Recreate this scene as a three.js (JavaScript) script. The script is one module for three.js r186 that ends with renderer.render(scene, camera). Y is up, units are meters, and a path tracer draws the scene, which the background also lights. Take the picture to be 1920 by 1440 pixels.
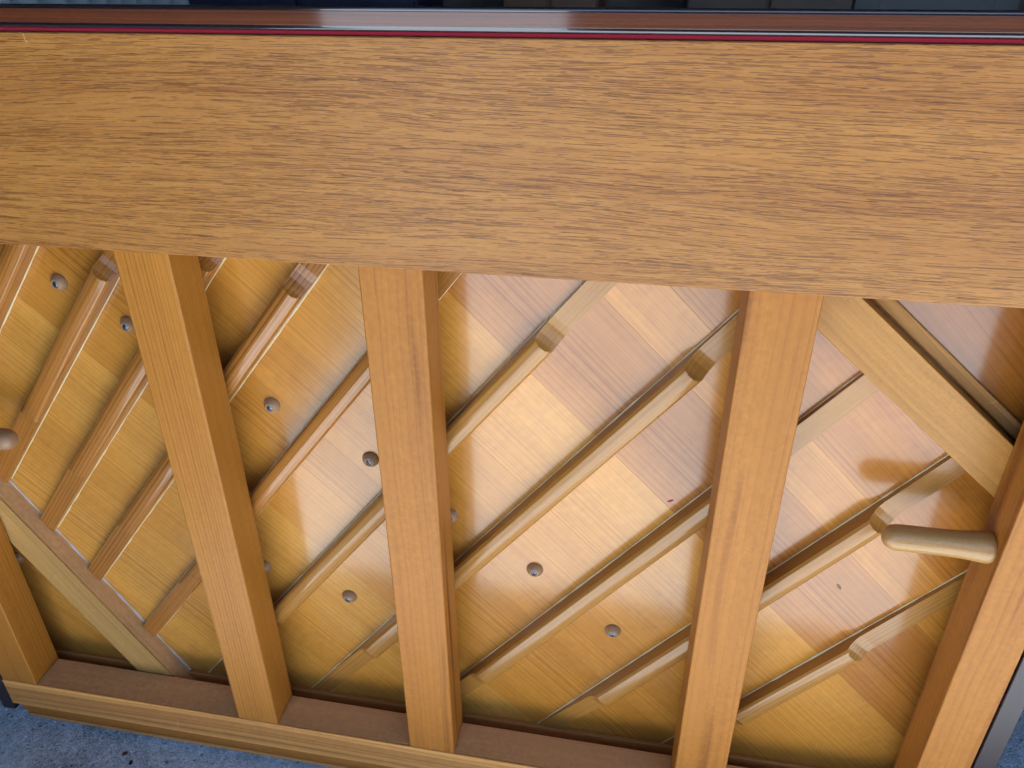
import * as THREE from 'three';
import { RoundedBoxGeometry } from 'three/addons/geometries/RoundedBoxGeometry.js';
import { mergeGeometries, toCreasedNormals } from 'three/addons/utils/BufferGeometryUtils.js';

// ---------------------------------------------------------------- camera, sky, sun, exposure
const scene = new THREE.Scene();
const FLOOR = 0.098;                                   // sill top is 98 mm above the floor; piano coordinates have y = 0 there
const camera = new THREE.PerspectiveCamera(52.55, 4 / 3, 0.05, 200);
camera.position.set(0.9876, 1.0451 + FLOOR, 0.7048);
camera.rotation.order = 'YXZ';
camera.rotation.set(-0.5148, 0.18506, -0.00636);

const renderer = new THREE.WebGLRenderer({ antialias: true });
renderer.toneMapping = THREE.LinearToneMapping;
renderer.toneMappingExposure = 6.3;
renderer.shadowMap.enabled = true;
renderer.shadowMap.type = THREE.PCFSoftShadowMap;

const SUN_EL = 62 * Math.PI / 180, SUN_AZ = 2 * Math.PI / 180;
const sunDir = new THREE.Vector3(-Math.sin(SUN_AZ) * Math.cos(SUN_EL), Math.sin(SUN_EL), Math.cos(SUN_AZ) * Math.cos(SUN_EL));
{
  const w = 256, h = 128, data = new Float32Array(w * h * 4);
  const hor = [0.27, 0.36, 0.49], zen = [0.09, 0.17, 0.34], gnd = [0.1, 0.1, 0.1];
  for (let j = 0; j < h; j++) {
    const el = ((j + 0.5) / h - 0.5) * Math.PI, s = Math.pow(Math.max(0, Math.sin(el)), 0.45);
    for (let i = 0; i < w; i++) for (let k = 0; k < 4; k++)
      data[(j * w + i) * 4 + k] = k === 3 ? 1 : el < 0 ? gnd[k] : hor[k] + (zen[k] - hor[k]) * s;
  }
  const sky = new THREE.DataTexture(data, w, h, THREE.RGBAFormat, THREE.FloatType);
  sky.mapping = THREE.EquirectangularReflectionMapping;
  sky.magFilter = sky.minFilter = THREE.LinearFilter;
  sky.needsUpdate = true;
  scene.background = sky; scene.environment = sky;
}
const sun = new THREE.DirectionalLight(new THREE.Color(1, 0.955, 0.89), 5);
sun.position.copy(sunDir).multiplyScalar(10);
sun.castShadow = true;
sun.shadow.mapSize.set(2048, 2048);
Object.assign(sun.shadow.camera, { left: -6, right: 6, top: 6, bottom: -6, near: 0.5, far: 30 });
scene.add(sun, sun.target);

// ---------------------------------------------------------------- noise and textures
let seed = 1;
const rnd = () => { seed = (seed * 1664525 + 1013904223) >>> 0; return seed / 4294967296; };
const hash = (x, y, s) => {
  let h = Math.imul(x, 374761393) ^ Math.imul(y, 668265263) ^ Math.imul(s, 1274126177);
  h = Math.imul(h ^ (h >>> 13), 1274126177); h ^= h >>> 16;
  return (h >>> 0) / 4294967296;
};
// value noise, period px, py cells (0: none)
function vn(x, y, s = 0, px = 0, py = 0) {
  let x0 = Math.floor(x), y0 = Math.floor(y), fx = x - x0, fy = y - y0, x1 = x0 + 1, y1 = y0 + 1;
  if (px) { x0 = ((x0 % px) + px) % px; x1 = ((x1 % px) + px) % px; }
  if (py) { y0 = ((y0 % py) + py) % py; y1 = ((y1 % py) + py) % py; }
  fx = fx * fx * (3 - 2 * fx); fy = fy * fy * (3 - 2 * fy);
  const a = hash(x0, y0, s), b = hash(x1, y0, s), c = hash(x0, y1, s), d = hash(x1, y1, s);
  return a + (b - a) * fx + (c - a) * fy + (a - b - c + d) * fx * fy;
}
const lin = c => Math.max(0, Math.min(255, Math.round(255 * (c <= 0.0031308 ? 12.92 * c : 1.055 * Math.pow(c, 1 / 2.4) - 0.055))));
// size in metres; fn(u, v, i, j) -> { c: linear rgb, h: 0..1 }
function surface(w, h, su, sv, fn) {
  const col = new Uint8Array(w * h * 4), bmp = new Uint8Array(w * h * 4);
  for (let j = 0; j < h; j++) for (let i = 0; i < w; i++) {
    const o = (j * w + i) * 4, [r, g, b, hh] = fn(i / w, j / h, i, j), q = Math.max(0, Math.min(255, hh * 255));
    col[o] = lin(r); col[o + 1] = lin(g); col[o + 2] = lin(b); col[o + 3] = 255;
    bmp[o] = bmp[o + 1] = bmp[o + 2] = q; bmp[o + 3] = 255;
  }
  const mk = (d, cs) => {
    const t = new THREE.DataTexture(d, w, h, THREE.RGBAFormat);
    t.wrapS = t.wrapT = THREE.RepeatWrapping; t.magFilter = THREE.LinearFilter; t.minFilter = THREE.LinearMipmapLinearFilter;
    t.generateMipmaps = true; t.colorSpace = cs; t.repeat.set(1 / su, 1 / sv); t.anisotropy = 8; t.needsUpdate = true;
    return t;
  };
  return { map: mk(col, THREE.SRGBColorSpace), bump: mk(bmp, THREE.NoColorSpace) };
}
const mix = (a, b, t) => [a[0] + (b[0] - a[0]) * t, a[1] + (b[1] - a[1]) * t, a[2] + (b[2] - a[2]) * t];

// straight-grained softwood: growth rings run along u
function softwood({ w = 1024, h = 512, su = 1.0, sv = 0.25, light, dark, ring = 0.003, ringVar = 0.6, contrast = 0.6, warp = 0.002, band = 0.25, silk = 0.1, stain = 0, wear = 0, sd = 1 }) {
  seed = sd * 7919 + 13;
  const rows = 4096, tone = new Float32Array(rows);
  let p = 0, zone = 0;
  while (p < sv) {
    zone = zone * 0.9 + (rnd() - 0.5) * 0.45;
    const sp = ring * (1 + ringVar * (rnd() - 0.5) * 1.6 + zone * 0.6), amp = (0.45 + 0.75 * rnd()) * (0.75 + zone * 0.7);
    p += Math.max(sp, ring * 0.35);
    const a = Math.floor(p / sv * rows), wd = Math.max(sp, ring * 0.35) / sv * rows;
    for (let k = -Math.floor(wd); k < 5; k++) {
      const f = k <= 0 ? Math.pow(1 + k / wd, 3.2) : Math.exp(-k * k / 5), i = ((a + k) % rows + rows) % rows;
      tone[i] = Math.max(tone[i], f * Math.max(0.08, amp));
    }
  }
  const mark = new Float32Array(w * h);                // scratches, rubbed spots and small dark dings
  for (let n = 0; n < wear; n++) {
    const len = (0.002 + 0.03 * Math.pow(rnd(), 3)) * (rnd() < 0.5 ? 1 : 0.4), a = rnd() * Math.PI, x = rnd() * w, y = rnd() * h, amp = rnd() < 0.45 ? 0.5 * (0.4 + rnd()) : -0.55 * (0.3 + rnd()), bend = (rnd() - 0.5) * 0.8, wd = rnd() < 0.2 ? 2 : 1;
    for (let q = 0; q < 120; q++) {
      const t = q / 120, X = Math.round(x + Math.cos(a + bend * t) * len * t / su * w), Y = Math.round(y + Math.sin(a + bend * t) * len * t / sv * h);
      for (let e = 0; e < wd; e++) mark[((Y + e + h) % h) * w + (X + w) % w] = amp * (0.5 + 0.5 * Math.sin(t * Math.PI)) * (0.5 + 0.5 * rnd());
    }
  }
  return surface(w, h, su, sv, (u, v, mi, mj) => {
    const vv = v + (vn(u * 3, v * 2, sd, 3, 2) - 0.5) * 2 * warp / sv + (vn(u * 14, v * 6, sd + 1, 14, 6) - 0.5) * warp * 0.4 / sv;
    const ri = ((Math.floor(vv * rows) % rows) + rows) % rows;
    const rg = tone[ri];
    const bd = vn(u * 2, vv * 9, sd + 2, 2, 9) * 0.6 + vn(u * 3, vv * 30, sd + 3, 3, 30) * 0.4 - 0.5;
    const fib = vn(u * 60, vv * 300, sd + 4, 60, 300) - 0.5;
    const sk = (vn(u * 260, vv * 50, sd + 5, 260, 50) - 0.5) * (0.4 + vn(u * 7, vv * 7, sd + 6, 7, 7) * 1.2);
    const blot = vn(u * 5, v * 4, sd + 7, 5, 4) - 0.5;
    const st = stain ? Math.max(0, vn(u * 3, vv * 16, sd + 8, 3, 16) + vn(u * 9, v * 22, sd + 9, 9, 22) * 0.4 - 0.92) * stain : 0;
    const k = mark[mj * w + mi] + st + rg * contrast + bd * band + fib * 0.16 + sk * silk + blot * 0.14;
    const c = mix(light, dark, Math.max(-0.45, Math.min(1.4, k)));
    return [c[0], c[1], c[2], 0.6 - rg * 0.35 + fib * 0.4 + sk * 0.2];
  });
}
// open-pored veneer of the back panel
function veneer() {
  const w = 2048, h = 1024, su = 1.44, sv = 0.214, dk = new Float32Array(w * h);
  seed = 4242;
  const flow = (x, y) => (vn(x * 2.1, y * 1.7, 31) - 0.5) * 0.12 + (vn(x * 5, y * 4, 32) - 0.5) * 0.05 + (vn(x * 16, y * 9, 33) - 0.5) * 0.012;
  for (let n = 0; n < 25000; n++) {
    const x0 = rnd(), y0 = rnd(), cl = vn(x0 * 4, y0 * 9, 34) * 0.6 + vn(x0 * 9, y0 * 40, 35) * 0.4;
    if (rnd() > 0.1 + 0.1 * x0 + Math.pow(cl, 1.6) * 1.7) continue;
    const len = Math.floor(w * (0.006 + 0.026 * Math.pow(rnd(), 1.6))), amp = 0.3 + 0.6 * rnd(), f0 = flow(x0, y0), thick = 0.35 + rnd() * 0.9;
    for (let k = 0; k < len; k++) {
      const xi = Math.floor(x0 * w) + k; if (xi >= w) break;
      const yy = (y0 + flow(xi / w, y0) - f0) * h, e = Math.min(1, k / 4, (len - k) / 5) * amp;
      for (let q = -2; q <= 3; q++) {
        const yi = Math.floor(yy) + q; if (yi < 0 || yi >= h) continue;
        const dd = Math.abs(yi - yy); if (dd < thick + 0.5) dk[yi * w + xi] = Math.max(dk[yi * w + xi], e * Math.min(1, thick + 0.5 - dd));
      }
    }
  }
  const scr = (x0, y0, x1, y1, a) => {                 // pale scratches and a white fleck, where the panel carries them
    const N = 90; for (let k = 0; k < N; k++) {
      const t = k / N, xi = Math.round((x0 + (x1 - x0) * t) * w + Math.sin(t * 9) * 0.6), yi = Math.round((y0 + (y1 - y0) * t) * h);
      dk[yi * w + xi] = -a * (0.4 + 0.6 * rnd());
    }
  };
  scr(0.168, 0.41, 0.176, 0.29, 0.8); scr(0.179, 0.39, 0.178, 0.29, 0.6); scr(0.243, 0.862, 0.25, 0.85, 1.6); scr(0.276, 0.985, 0.277, 0.95, 0.7);
  scr(0.7, 0.14, 0.703, 0.14, 1.2);
  const L = [0.385, 0.162, 0.036], M = [0.26, 0.09, 0.018], D = [0.06, 0.0155, 0.004], W = [0.75, 0.62, 0.42];
  return surface(w, h, su, sv, (u, v, i, j) => {
    const vv = v - flow(u, v);
    const st = vn(u * 3, vv * 60, 36) * 0.55 + vn(u * 11, vv * 230, 37) * 0.45;
    const fig = Math.pow(vn(u * 3.2 + vv * 1.5, vv * 11, 38), 1.5), cross = vn(u * 34 - v * 5, v * 5, 39);
    let c = mix(L, M, Math.max(0, Math.min(1.2, st * 0.6 + fig * 0.6 + cross * 0.15 - 0.25)));
    const d = dk[j * w + i], fine = vn(u * 500, v * 420, 40) - 0.5;
    c = d >= 0 ? mix(c, D, Math.min(0.92, d * 1.0)) : mix(c, W, Math.min(1, -d));
    const g = 1 + fine * 0.16;
    return [c[0] * g, c[1] * g, c[2] * g, 0.75 - Math.max(0, d) * 0.6 + fine * 0.35];
  });
}
function concrete() {
  seed = 99;
  const w = 1024, pits = new Float32Array(w * w);
  for (let n = 0; n < 7000; n++) {
    const x = Math.floor(rnd() * w), y = Math.floor(rnd() * w), r = 0.9 + 3.4 * Math.pow(rnd(), 4), a = rnd() < 0.2 ? -0.9 : 0.3 + 0.7 * rnd();
    for (let j = -4; j <= 4; j++) for (let i = -4; i <= 4; i++) {
      const d = Math.hypot(i * (0.8 + 0.4 * hash(n, 1, 2)), j); if (d < r) pits[((y + j + w) % w) * w + (x + i + w) % w] = a * Math.min(1, r - d);
    }
  }
  return surface(w, w, 0.75, 0.75, (u, v, i, j) => {
    const n = vn(u * 5, v * 5, 50, 5, 5) * 0.3 + vn(u * 23, v * 23, 51, 23, 23) * 0.3 + vn(u * 110, v * 110, 52, 110, 110) * 0.4;
    const f = vn(u * 420, v * 420, 53, 420, 420) - 0.5, p = pits[j * w + i];
    let g = 0.5 + (n - 0.5) * 0.42 + f * 0.34; g = p > 0 ? g * (1 - 0.72 * p) : g + 0.4 * -p * (0.4 + f);
    return [g * 0.87, g, g * 1.13, 0.5 + (n - 0.5) * 0.7 + f * 0.5 - Math.max(0, p) * 0.5];
  });
}
const mat = (tex, o = {}) => new THREE.MeshPhysicalMaterial({ map: tex.map, bumpMap: tex.bump, bumpScale: 0.00025, roughness: 0.5, specularIntensity: 0.35, ...o });
const plain = (r, g, b, o = {}) => new THREE.MeshPhysicalMaterial({ color: new THREE.Color().setRGB(r, g, b), roughness: 0.6, ...o });

const T = {
  post: softwood({ su: 1.0, sv: 0.2, light: [0.4028, 0.1537, 0.0187], dark: [0.2052, 0.0622, 0.0072], ring: 0.0036, contrast: 0.85, silk: 0.14, band: 0.3, wear: 160, sd: 3 }),
  flat: softwood({ su: 1.0, sv: 0.2, light: [0.38, 0.1395, 0.021], dark: [0.2052, 0.0622, 0.009], ring: 0.0052, ringVar: 1.3, contrast: 0.42, silk: 0.24, band: 0.45, warp: 0.006, stain: 2.4, wear: 200, sd: 23 }),
  rib: softwood({ su: 1.2, sv: 0.12, h: 256, light: [0.375, 0.144, 0.0252], dark: [0.135, 0.0396, 0.0056], ring: 0.0046, contrast: 0.95, silk: 0.08, wear: 60, sd: 5 }),
  pale: softwood({ su: 1.2, sv: 0.12, h: 256, light: [0.3828, 0.171, 0.0348], dark: [0.198, 0.066, 0.0093], ring: 0.0042, contrast: 0.6, silk: 0.1, wear: 60, sd: 6 }),
  board: softwood({ w: 2048, h: 1024, su: 1.7, sv: 0.4, light: [0.575, 0.268, 0.05], dark: [0.255, 0.082, 0.0095], ring: 0.0042, ringVar: 1.3, contrast: 0.62, band: 0.5, silk: 0.14, warp: 0.003, wear: 140, sd: 8 }),
  sill: softwood({ su: 1.6, sv: 0.2, light: [0.56, 0.26, 0.075], dark: [0.17, 0.055, 0.014], ring: 0.008, ringVar: 1.4, contrast: 0.6, warp: 0.009, band: 1.1, silk: 0.1, wear: 260, sd: 11 }),
  dusty: softwood({ su: 1.2, sv: 0.2, light: [0.56, 0.3, 0.125], dark: [0.31, 0.15, 0.058], ring: 0.006, ringVar: 1.4, contrast: 0.3, band: 0.5, silk: 0.35, wear: 200, sd: 31 }),
  maple: softwood({ w: 512, h: 256, su: 0.5, sv: 0.12, light: [0.4144, 0.2485, 0.0924], dark: [0.1776, 0.084, 0.0264], ring: 0.006, contrast: 0.4, warp: 0.007, band: 0.7, silk: 0.2, wear: 50, sd: 14 }),
  edge: softwood({ w: 2048, h: 64, su: 1.5, sv: 0.03, light: [0.085, 0.02, 0.005], dark: [0.01, 0.003, 0.002], ring: 0.0025, contrast: 0.5, warp: 0.003, band: 0.9, silk: 0.25, sd: 17 }),
  panel: veneer(), floor: concrete(),
};
const M = {
  post: mat(T.post, { roughness: 0.5, clearcoat: 0.25, clearcoatRoughness: 0.45 }),
  rib: mat(T.rib, { roughness: 0.4, clearcoat: 0.8, clearcoatRoughness: 0.16 }),
  pale: mat(T.pale, { roughness: 0.4, clearcoat: 0.8, clearcoatRoughness: 0.18 }),
  flat: mat(T.flat, { roughness: 0.5, clearcoat: 0.12, clearcoatRoughness: 0.4 }),
  dull: mat(T.dusty, { roughness: 0.7 }),
  sill: mat(T.sill, { roughness: 0.6 }),
  bar: mat(T.maple, { roughness: 0.55, color: new THREE.Color(1, 0.92, 0.78) }),
  peg: mat(T.maple, { roughness: 0.35, color: new THREE.Color(0.88, 0.78, 0.7), clearcoat: 0.6, clearcoatRoughness: 0.25 }),
  panel: mat(T.panel, { roughness: 0.5, bumpScale: 0.0003, clearcoat: 0.3, clearcoatRoughness: 0.38 }),
  edge: mat(T.edge, { roughness: 0.6, specularIntensity: 0.4, clearcoat: 0.9, clearcoatRoughness: 0.07, bumpScale: 0.0002 }),
  ebony: plain(0.012, 0.009, 0.012, { roughness: 0.12, clearcoat: 1, clearcoatRoughness: 0.03 }),
  side: plain(0.028, 0.015, 0.016, { roughness: 0.35 }),
  felt: plain(0.2, 0.003, 0.014, { roughness: 1 }),
  glue: plain(0.62, 0.5, 0.28, { roughness: 0.5 }),
  steel: plain(0.16, 0.18, 0.21, { metalness: 1, roughness: 0.35 }),
  slot: plain(0.02, 0.02, 0.02, { roughness: 0.8 }),
  button: plain(0.3, 0.165, 0.08, { roughness: 0.5, specularIntensity: 0.5, clearcoat: 0.3, clearcoatRoughness: 0.3 }),
  floor: mat(T.floor, { roughness: 0.85, bumpScale: 0.002 }),
  wall: plain(0.1, 0.095, 0.09, { roughness: 0.9 }),
  roof_unseen: plain(0.06, 0.045, 0.035, { roughness: 0.9 }),
};

// ---------------------------------------------------------------- helpers
const shadow = o => { o.castShadow = o.receiveShadow = true; return o; };
function part(name, geo, m, parent) { const o = shadow(new THREE.Mesh(geo, m)); o.name = name; parent.add(o); return o; }
function structure(name, geo, m, label) { const o = part(name, geo, m, scene); o.userData = { kind: 'structure', label, category: name.split('_')[0] }; return o; }
// uv in metres: u along the local grain axis x, v across, chosen by the way each triangle faces
function grain(geo, du = 0, dv = 0) {
  const g = geo.index ? geo.toNonIndexed() : geo, P = g.attributes.position, uv = new Float32Array(P.count * 2);
  const a = new THREE.Vector3(), b = new THREE.Vector3(), c = new THREE.Vector3();
  for (let i = 0; i < P.count; i += 3) {
    a.fromBufferAttribute(P, i); b.fromBufferAttribute(P, i + 1); c.fromBufferAttribute(P, i + 2);
    const n = b.clone().sub(a).cross(c.clone().sub(a)); const ax = Math.abs(n.x), ay = Math.abs(n.y), az = Math.abs(n.z);
    [a, b, c].forEach((p, k) => {
      const u = ax > ay && ax > az ? p.z * 0.3 : p.x, v = ax > ay && ax > az ? p.y : az >= ay ? p.y : p.z + 0.071;
      uv[(i + k) * 2] = u + du; uv[(i + k) * 2 + 1] = v + dv;
    });
  }
  g.setAttribute('uv', new THREE.BufferAttribute(uv, 2));
  return g;
}
const beam = (len, wd, dp, r, du, dv) => grain(new RoundedBoxGeometry(len, wd, dp, 3, r), du, dv);   // grain along x
const rounded = (x0, x1, y0, y1, z0, z1, r, du = 0, dv = 0) => { const g = beam(x1 - x0, y1 - y0, z1 - z0, r, du, dv); g.translate((x0 + x1) / 2, (y0 + y1) / 2, (z0 + z1) / 2); return g; };

// ---------------------------------------------------------------- setting: floor, and an unseen workshop shell placed to shade the piano
{
  const g = new THREE.PlaneGeometry(60, 60); g.rotateX(-Math.PI / 2);
  const uv = g.attributes.uv; for (let i = 0; i < uv.count; i++) uv.setXY(i, uv.getX(i) * 60, uv.getY(i) * 60);
  structure('floor', g, M.floor, 'rough grey concrete floor under the piano');
  const box = (x0, x1, y0, y1, z0, z1) => new THREE.BoxGeometry(x1 - x0, y1 - y0, z1 - z0).translate((x0 + x1) / 2, (y0 + y1) / 2, (z0 + z1) / 2);
  structure('roof_unseen', box(-1.15, 3.55, 2.5, 2.6, -3.1, 1.6), M.roof_unseen, 'unseen flat cover overhead, placed to shade the piano');  // out of view; reach and dark colour chosen to shade the piano
  structure('wall_unseen_left', box(-1.15, -1.0, 0, 2.498, -3.1, 1.59), M.wall, 'unseen side wall that keeps light out at the left');  // side and back walls are out of view, kept dark to limit bounce
  structure('wall_unseen_right', box(3.4, 3.55, 0, 2.498, -3.1, 1.59), M.wall, 'unseen side wall that keeps light out at the left');
  structure('blocker_added', box(0.53, 3.4, 0, 1.4, 3.2, 3.35), M.dark = plain(0.05, 0.035, 0.026, { roughness: 0.9 }), 'added dark slab out of view, darkens the lid edge reflection');  // added stand-in for a person behind the camera; also blocks low light
  structure('wall_unseen_front', box(-0.998, 0.03, 0, 2.498, 1.45, 1.58), M.dark, 'unseen dark wall beside the opening, cuts light from the left');  // out of view, placed to darken the left floor and lid edge
  structure('wall_unseen_back', box(-0.998, 3.398, 0, 2.498, -3.1, -2.95), M.wall, 'unseen back wall that keeps light out behind the piano');
}

// things along the workshop walls that the polished lid mirrors
const thing = (o, label, category, group) => { scene.add(o); o.userData = group ? { label, category, group } : { label, category }; return o; };
{
  const g = new THREE.PlaneGeometry(1.75, 2.2, 220, 1), P = g.attributes.position;
  for (let i = 0; i < P.count; i++) P.setZ(i, 0.035 * Math.sin(P.getX(i) * 62 + 1.5 * Math.sin(P.getX(i) * 9)) + 0.05);
  g.computeVertexNormals(); g.rotateY(Math.PI / 2); g.translate(-1, 1.15, -2.02);
  const c = shadow(new THREE.Mesh(g, plain(0.5, 0.62, 0.68, { roughness: 0.9, side: THREE.DoubleSide }))); c.name = 'curtain';
  thing(c, 'pale blue pleated curtain mirrored in the polished lid', 'curtain');
  const cabinet = (name, x0, x1, h, m, label) => {
    const o = new THREE.Group(); o.name = name; o.position.set((x0 + x1) / 2, 0, -2.72); const w = x1 - x0;
    part('carcass', new RoundedBoxGeometry(w, h, 0.4, 2, 0.006).translate(0, h / 2, 0), m, o);
    for (const sx of [-1, 1]) {
      const d = part('door', new RoundedBoxGeometry(w / 2 - 0.012, h - 0.12, 0.02, 2, 0.004).translate(sx * w / 4, h / 2 + 0.03, 0.212), m, o);
      part('handle', new THREE.CylinderGeometry(0.006, 0.006, 0.12, 10).translate(sx * 0.03, h / 2, 0.235), M.steel, d);
    }
    return thing(o, label, 'cabinet');
  };
  const brown = plain(0.12, 0.06, 0.03, { roughness: 0.5 }), navy = plain(0.02, 0.028, 0.07, { roughness: 0.6 }), grey = plain(0.12, 0.14, 0.16, { roughness: 0.7 });
  cabinet('navy_cabinet', -0.96, 0.02, 1.9, navy, 'navy blue cabinet next to the pleated curtain');
  cabinet('wooden_cabinet', 0.36, 0.72, 1.7, brown, 'brown wooden cabinet next to the navy one');
  cabinet('dark_cabinet', 1.04, 1.62, 1.8, plain(0.05, 0.028, 0.016, { roughness: 0.5 }), 'dark brown cabinet beside the grey door');
  cabinet('narrow_cabinet', 2.36, 2.58, 1.8, brown, 'narrow brown cabinet in the corner');
  const o = new THREE.Group(); o.name = 'grey_door'; o.position.set(2, 0.003, -2.94);
  part('door_leaf', new RoundedBoxGeometry(0.6, 2, 0.04, 2, 0.004).translate(0, 1, 0.02), grey, o);
  for (const y of [0.55, 1.4]) part('door_panel', new RoundedBoxGeometry(0.42, 0.6, 0.012, 2, 0.004).translate(0, y, 0.044), grey, o);
  part('handle', new THREE.SphereGeometry(0.025, 16, 12).translate(-0.25, 1.02, 0.07), M.steel, o);
  thing(o, 'plain grey door in the back wall', 'door');
}

// ---------------------------------------------------------------- the piano
const piano = new THREE.Group(); piano.name = 'upright_piano'; piano.position.set(0, FLOOR, 0); scene.add(piano);
piano.userData = { label: 'back of an upright piano with wooden posts, ribbed soundboard and dark lid', category: 'piano' };
const ZS = -0.09, ZB = -0.055, W = 1.44;

// soundboard: planks at 45 degrees, glued edge to edge
{
  const sb = new THREE.Group(); sb.name = 'soundboard'; piano.add(sb);
  const n = [Math.SQRT1_2, Math.SQRT1_2], t = [Math.SQRT1_2, -Math.SQRT1_2];
  const offs = [-0.1, 0.1, 0.215, 0.345, 0.49, 0.6, 0.757, 0.914, 1.037, 1.166, 1.228, 1.36, 1.49, 1.62, 1.8];
  const tones = [[0.9, 0.88, 0.84], [0.94, 0.92, 0.88], [1, 0.99, 0.96], [0.92, 0.87, 0.76], [1, 1, 0.98], [0.82, 0.72, 0.58], [0.86, 0.76, 0.62], [1, 0.93, 0.8], [0.72, 0.57, 0.5], [0.94, 0.82, 0.68], [0.76, 0.6, 0.46], [0.52, 0.36, 0.27], [0.5, 0.35, 0.27], [0.52, 0.38, 0.3]];  // plank wood tones; right-hand ones also darkened to imitate interreflection by the post
  const clip = (poly, nx, ny, d, s) => {               // keep s * (n.p - d) >= 0
    const out = [];
    for (let i = 0; i < poly.length; i++) {
      const a = poly[i], b = poly[(i + 1) % poly.length], fa = s * (nx * a[0] + ny * a[1] - d), fb = s * (nx * b[0] + ny * b[1] - d);
      if (fa >= 0) out.push(a);
      if (fa * fb < 0) { const k = fa / (fa - fb); out.push([a[0] + (b[0] - a[0]) * k, a[1] + (b[1] - a[1]) * k]); }
    }
    return out;
  };
  for (let i = 0; i + 1 < offs.length; i++) {
    let p = [[0, -0.08], [W, -0.08], [W, 0.95], [0, 0.95]];
    p = clip(p, ...n, offs[i] + 0.00012, 1); p = clip(p, ...n, offs[i + 1] - 0.00012, -1);
    if (p.length < 3) continue;
    const g = new THREE.ExtrudeGeometry(new THREE.Shape(p.map(q => new THREE.Vector2(...q))), { depth: 0.009, bevelEnabled: false });
    g.translate(0, 0, ZS - 0.009);
    const P = g.attributes.position, uv = g.attributes.uv, dv = (i * 0.137) % 0.4 + offs[i] * 0;
    for (let k = 0; k < P.count; k++) uv.setXY(k, P.getX(k) * t[0] + P.getY(k) * t[1] + 0.7 + i * 0.31, P.getX(k) * n[0] + P.getY(k) * n[1] + dv);
    const m = mat(T.board, { roughness: 0.3, specularIntensity: 0.35, clearcoat: 1, clearcoatRoughness: 0.15, bumpScale: 0.00003 });
    m.color.setRGB(...tones[i]);
    part('plank', g, m, sb);
  }
}

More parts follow.
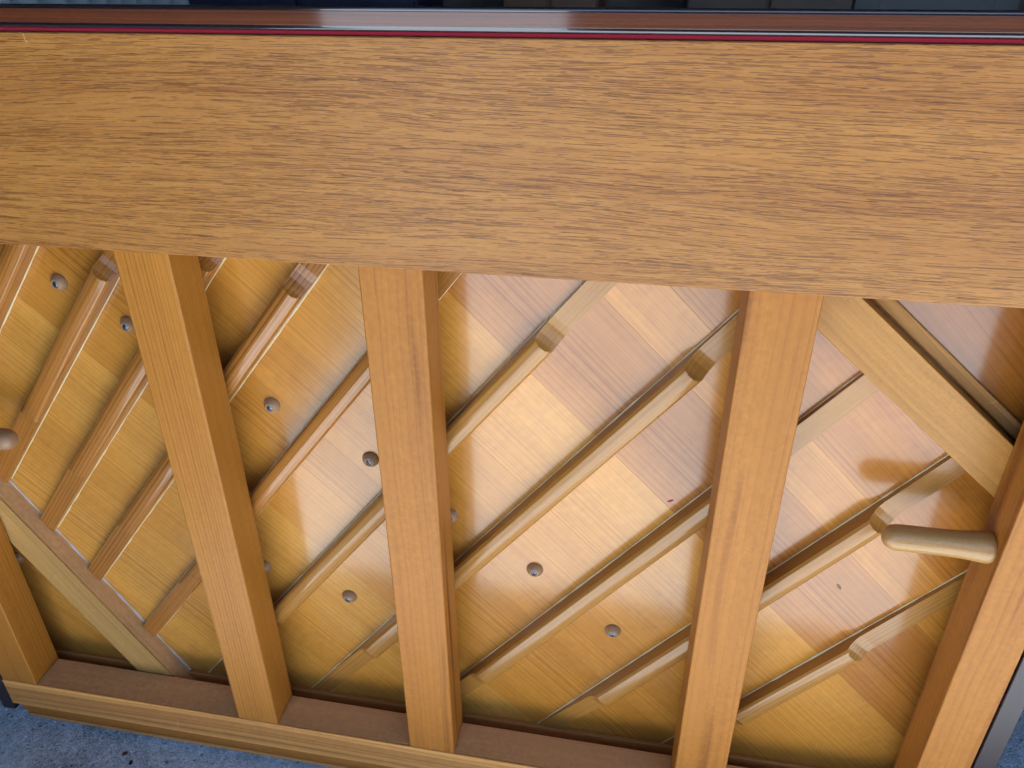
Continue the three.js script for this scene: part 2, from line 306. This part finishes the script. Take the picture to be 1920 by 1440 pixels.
// ribs: half-round bars at 51 degrees, scooped near their ends
{
  const A = 51 * Math.PI / 180, tx = Math.cos(A), ty = Math.sin(A), nx = Math.sin(A), ny = -Math.cos(A);
  // [offset across, lower scoop (height left, position) or null, upper scoop position]
  const ribs = [[-0.277, null, 0.735], [-0.177, [0.474, 0.03], 0.757], [-0.084, [0.43, 0.03], 0.86], [0.0155, [0.386, 0.03], 0.907], [0.138, [0.356, 0.03], 0.98],
    [0.272, [0.42, 0.012], 1.058], [0.415, [0.478, 0.012], 1.146], [0.562, [0.571, 0.012], 1.12], [0.708, [0.676, 0.012], 1.149], [0.858, [0.8, 0.012], 0.991]];
  const w = 0.026, H = 0.0265;
  ribs.forEach(([c, low, up], ri) => {
    const at = t => [c * nx + t * tx, c * ny + t * ty];
    // ends: left bar (0.866x + 0.5y = 0.231), y = -0.06, brace (0.648x + 0.7615y = 1.3), x = 1.425, y = 0.9
    let t0 = Math.max((0.231 - c * (nx * 0.866 + ny * 0.5)) / (tx * 0.866 + ty * 0.5), (-0.06 - c * ny) / ty);
    let t1 = Math.min((1.3 - c * (nx * 0.648 + ny * 0.7615)) / (tx * 0.648 + ty * 0.7615), (0.9 - c * ny) / ty, (1.42 - c * nx) / tx);
    const rho = 0.034, hl = 0.0085, cut = t => {
      let h = H + 0.001;
      if (t > up) { const dH = H - hl, L = Math.sqrt(rho * rho - (rho - dH) ** 2), s = t - up; h = s < L ? hl + rho - Math.sqrt(rho * rho - (L - s) ** 2) : hl - Math.min(0.0035, (s - L) * 0.012); }
      if (low && low[1] < 0.02 && t < low[0]) { const hh = low[1], dH = H - hh, r2 = 0.03, L = Math.sqrt(r2 * r2 - (r2 - dH) ** 2), s = low[0] - t; h = Math.min(h, s < L ? hh + r2 - Math.sqrt(r2 * r2 - (L - s) ** 2) : hh - Math.min(hh - 0.0008, (s - L) * 0.085)); }
      return h;
    };
    const ts = [t0, t1]; for (let t = t0; t < t1; t += 0.03) ts.push(t);
    for (let k = 0; k <= 16; k++) { ts.push(up + k * 0.0024, up + 0.001); if (low) ts.push(low[0] - k * 0.0022); }
    const T_ = [...new Set(ts.filter(t => t >= t0 && t <= t1).map(t => +t.toFixed(5)))].sort((a, b) => a - b);
    const ys = []; for (let k = 0; k <= 16; k++) ys.push(-w / 2 * Math.cos(Math.PI * k / 16));
    const prof = y => H - 0.005 * (y / (w / 2)) ** 2 - 0.0012 * (y / (w / 2)) ** 12;
    const pos = [], quad = (a, b, cc, d) => pos.push(...a, ...b, ...cc, ...a, ...cc, ...d);
    const V = (t, y, z) => [t, y, z], left = ri > 0 && ri < 5;
    const taper = t => left ? Math.min(1, (0.0125 + (t - t0) * 0.042) / H) : ri === 9 ? 0.85 : 1;
    const top = (t, y) => V(t, y, left && t < low[0] ? Math.min(prof(y), 0.0125 + (t - t0) * 0.042 - 0.0022 - Math.min(0.0015, (low[0] - t) * 0.1)) : Math.min(prof(y) * taper(t), cut(t)));
    for (let i = 0; i + 1 < T_.length; i++) {
      const a = T_[i], b = T_[i + 1];
      for (let k = 0; k < 16; k++) quad(top(a, ys[k]), top(b, ys[k]), top(b, ys[k + 1]), top(a, ys[k + 1]));
      for (const s of [0, 16]) { const q = [V(a, ys[s], 0), V(b, ys[s], 0), top(b, ys[s]), top(a, ys[s])]; s ? quad(q[3], q[2], q[1], q[0]) : quad(...q); }
    }
    for (const [t, s] of [[T_[0], 1], [T_[T_.length - 1], 0]]) for (let k = 0; k < 16; k++) { const q = [V(t, ys[k], 0), top(t, ys[k]), top(t, ys[k + 1]), V(t, ys[k + 1], 0)]; s ? quad(q[3], q[2], q[1], q[0]) : quad(...q); }
    let g = new THREE.BufferGeometry(); g.setAttribute('position', new THREE.Float32BufferAttribute(pos, 3));
    g = toCreasedNormals(g, 0.42); g = grain(g, ri * 0.37, ri * 0.043);
    const rib = part('rib', g, ri < 5 ? M.rib : M.pale, piano); rib.position.set(c * nx, c * ny, ZS - 0.0002); rib.rotation.z = A;
    // local +y is rotated (-sin, cos): upper-left side; glue squeezed out along both feet
    seed = 500 + ri;
    for (const s of [1, -1]) {
      const gp = [], gi = [], N = Math.ceil((t1 - t0) / 0.006);
      for (let k = 0; k <= N; k++) {
        const t = t0 + 0.003 + (t1 - t0 - 0.006) * k / N, q = 0.0005 + 0.0013 * vn(t * 60, s, 70 + ri) * (0.4 + 0.9 * vn(t * 11, s, 71 + ri));
        for (let e = 0; e < 6; e++) gp.push(t, s * (w / 2 + 0.0002) + q * Math.cos(e * Math.PI / 3), 0.0003 + q * Math.sin(e * Math.PI / 3));
        if (k) for (let e = 0; e < 6; e++) { const a = k * 6 + e, b = k * 6 + (e + 1) % 6; gi.push(a - 6, a, b, a - 6, b, b - 6); }
      }
      const gg = new THREE.BufferGeometry(); gg.setAttribute('position', new THREE.Float32BufferAttribute(gp, 3)); gg.setIndex(gi); gg.computeVertexNormals();
      part('glue_bead', gg, M.glue, rib);
    }
  });
}

// diagonal bar, brace, liners
{
  const bar = part('diagonal_bar', beam(0.62, 0.053, 0.0285, 0.0006, 0.1, 0.02), M.dull, piano);
  const d = new THREE.Vector2(0.5, -0.866), n = new THREE.Vector2(0.866, 0.5);
  bar.position.set(n.x * 0.2065 + d.x * -0.13, n.y * 0.2065 + d.y * -0.13, ZS + 0.0285 / 2); bar.rotation.z = -Math.PI / 3;
  bar.userData.label = 'diagonal bar with a dull brown side and a pale face';
  part('face_strip', beam(0.62, 0.0532, 0.004, 0.001, 0.1, 0.02).translate(0, 0, 0.0285 / 2 + 0.002), M.bar, bar);
  { const gp = [], gi = [], N = 110; for (let k = 0; k <= N; k++) { const x = -0.3 + 0.6 * k / N, q = 0.0007 + 0.0022 * vn(k * 0.45, 3, 81);
    for (let e = 0; e < 6; e++) gp.push(x, 0.0268 + q * Math.cos(e * Math.PI / 3), -0.0138 + q * Math.sin(e * Math.PI / 3));
    if (k) for (let e = 0; e < 6; e++) { const a = k * 6 + e, b = k * 6 + (e + 1) % 6; gi.push(a - 6, a, b, a - 6, b, b - 6); } }
    const gg = new THREE.BufferGeometry(); gg.setAttribute('position', new THREE.Float32BufferAttribute(gp, 3)); gg.setIndex(gi); gg.computeVertexNormals();
    part('glue_bead', gg, plain(0.5, 0.42, 0.36, { roughness: 0.7 }), bar); }
  const br = part('diagonal_brace', beam(0.72, 0.052, 0.0345, 0.0015, 0.6, 0.05), M.brace = mat(T.maple, { roughness: 0.5, color: new THREE.Color(0.94, 0.68, 0.34), clearcoat: 0.3, clearcoatRoughness: 0.4 }), piano);
  const a = -40.4 * Math.PI / 180; br.position.set(1.2, 0, ZS + 0.0345 / 2);
  br.position.y = (1.313 - 0.648 * 1.2) / 0.7615; br.rotation.z = a;
  const li = part('corner_liner', beam(0.72, 0.016, 0.008, 0.0035, 0.2, 0.1), M.sill, piano);
  li.position.set(1.2, (1.3485 - 0.648 * 1.2) / 0.7615, ZS + 0.001); li.rotation.z = a;
  part('bottom_liner', rounded(0.002, W - 0.002, -0.09, -0.021, ZS + 0.0003, ZS + 0.0065, 0.001), M.sill, piano);
}

// posts, sill, panels
const postX = [[0.0015, 0.0654], [0.4196, 0.4854], [0.6962, 0.7648], [1.0815, 1.1492], [1.3784, 1.4385]];
postX.forEach(([x0, x1], i) => {
  const L = 0.96, g = beam(L, x1 - x0, -ZB - 0.0006, 0.0022, 0.05 + i * 0.23, 0.03 + i * 0.041);
  const o = part('back_post', g, i < 2 ? M.post : M.flat, piano);
  o.rotation.z = Math.PI / 2; o.position.set((x0 + x1) / 2, L / 2 + 0.0004, (ZB - 0.0006) / 2);
});
const sill = part('sill', rounded(0.0015, W - 0.0015, -0.057, 0, ZB, -0.0038, 0.0008, 0.3, 0.06), M.dull, piano);
part('facing', rounded(0.0012, W - 0.0012, -0.0572, 0.0002, -0.0036, 0.0006, 0.0018, 0.3, 0.06), M.sill, sill);
part('base_plank', rounded(0.012, W - 0.012, -0.0755, -0.0576, -0.33, -0.0035, 0.002, 0.9, 0.02), M.flat, piano);
part('base_moulding', rounded(0.018, W - 0.018, -0.0815, -0.0765, -0.33, -0.005, 0.0012, 0.5, 0.11), M.flat, piano);
part('base_moulding', rounded(0.018, W - 0.018, -0.089, -0.082, -0.33, -0.0025, 0.002, 0.2, 0.15), M.sill, piano);
part('back_panel', rounded(0, W, 0.7655, 0.9768, 0.0006, 0.0115, 0.0016, W / 2, 0.107), M.panel, piano);
part('side_panel', rounded(-0.025, -0.0005, -0.076, 0.979, -0.36, -0.001, 0.002), M.side, piano);
part('side_panel', rounded(W + 0.0012, W + 0.0265, -0.076, 0.979, -0.36, -0.001, 0.002), M.side, piano);
part('front_panel', rounded(0.0005, W, -0.07, 0.975, -0.36, -0.34, 0.002), M.ebony, piano);
part('felt_strip', rounded(0, W, 0.9772, 0.9808, -0.33, 0.0092, 0.0008), M.felt, piano);
const lid = part('lid', rounded(-0.05, W + 0.05, 0.981, 1.0005, -0.39, 0.014, 0.0028), M.ebony, piano);
{ const g = rounded(-0.047, W + 0.047, 0.985, 0.997, 0.0122, 0.01435, 0.0008, 0.05, 0.01); part('lid_edge_band', g, M.edge, lid); }
for (const x of [0.1, W - 0.1]) for (const z of [-0.06, -0.28]) part('glide', new THREE.CylinderGeometry(0.02, 0.022, FLOOR - 0.088, 20).translate(x, -(FLOOR + 0.088) / 2, z), M.slot, piano);

// pegs
for (const [x, y, s] of [[1.3784, 0.472, -1], [0.0654, 0.473, 1]]) {
  const pr = [[0, 0.1115], [0.005, 0.111], [0.0095, 0.1085], [0.0125, 0.1045], [0.0142, 0.099], [0.0147, 0.092], [0.0148, 0.06], [0.0152, 0.035], [0.0166, 0.018], [0.0178, 0.008], [0.0178, 0.003], [0.0165, 0], [0, 0]];
  const c = new THREE.SplineCurve(pr.slice(0, 12).map(p => new THREE.Vector2(...p)));
  const g = new THREE.LatheGeometry([...c.getPoints(48), new THREE.Vector2(0, 0)].reverse(), 40);
  const P = g.attributes.position, uv = g.attributes.uv; for (let k = 0; k < P.count; k++) uv.setXY(k, P.getY(k) + 0.1 * s, uv.getX(k) * 0.12);
  const o = part('peg', g, s < 0 ? M.peg : M.button, piano); o.position.set(x, y, -0.0255); o.rotation.z = -s * Math.PI / 2; o.rotation.x = 0;
}

// soundboard buttons with their screws
{
  const spots = [[0.262, 0.679], [0.344, 0.627], [0.522, 0.526], [0.649, 0.456], [0.591, 0.201], [0.869, 0.299], [0.981, 0.203], [0.753, 0.377], [0.461, 0.239], [0.024, 0.187]];
  const dome = new THREE.LatheGeometry([[0, 0.0082], [0.0041, 0.0082], [0.0045, 0.0095], [0.0062, 0.0086], [0.0085, 0.0062], [0.0105, 0.0034], [0.0114, 0.0012], [0.0115, 0]].map(p => new THREE.Vector2(...p)).reverse(), 32); dome.rotateX(Math.PI / 2);
  const head = new THREE.LatheGeometry([[0, 0.0097], [0.002, 0.0096], [0.0034, 0.0091], [0.0039, 0.0084]].map(p => new THREE.Vector2(...p)).reverse(), 24); head.rotateX(Math.PI / 2);
  const cross = mergeGeometries([new THREE.BoxGeometry(0.0048, 0.0011, 0.0006), new THREE.BoxGeometry(0.0011, 0.0048, 0.0006)]); cross.translate(0, 0, 0.0097);
  spots.forEach(([x, y], i) => {
    const b = part('button', dome, M.button, piano); b.position.set(x, y, ZS); b.rotation.z = i * 1.3;
    part('screw', head, M.steel, b); part('screw_recess', cross, M.slot, b);
  });
}

// flecks on the varnish, scraps on the floor
for (const [x, y, l, a, m] of [[1.0388, 0.4398, 0.0042, 0.5, plain(0.3, 0.01, 0.012)], [1.2593, 0.3329, 0.005, 2.2, plain(0.2, 0.1, 0.05)]]) {
  const o = part('fleck', new THREE.SphereGeometry(1, 10, 8), m, piano); o.scale.set(l, l * 0.4, 0.0004); o.rotation.z = a; o.position.set(x, y, ZS);
}
for (const [name, l, a, m, label] of [['leaf_scrap', 0.005, 0.6, plain(0.1, 0.02, 0.012), 'tiny dark red leaf scrap lying on the concrete'], ['bark_scrap', 0.005, 1.9, plain(0.02, 0.018, 0.016), 'tiny black bark scrap lying on the concrete']]) {
  const g = new THREE.IcosahedronGeometry(1, 1), P = g.attributes.position;
  for (let k = 0; k < P.count; k++) { const q = 1 + 0.5 * (vn(P.getX(k) * 3 + 9, P.getZ(k) * 3 + 9, 90) - 0.5); P.setXYZ(k, P.getX(k) * l * q, (P.getY(k) + 1) * 0.0009, P.getZ(k) * l * 0.6 * q); }
  g.computeVertexNormals();
  const o = part(name, g, m, scene), px = name === 'leaf_scrap' ? [0.217, 0.028] : [0.236, 0.041];
  o.position.set(px[0], 0.0005, px[1]); o.rotation.y = a; o.userData = { label, category: 'scrap' };
}

renderer.render(scene, camera);
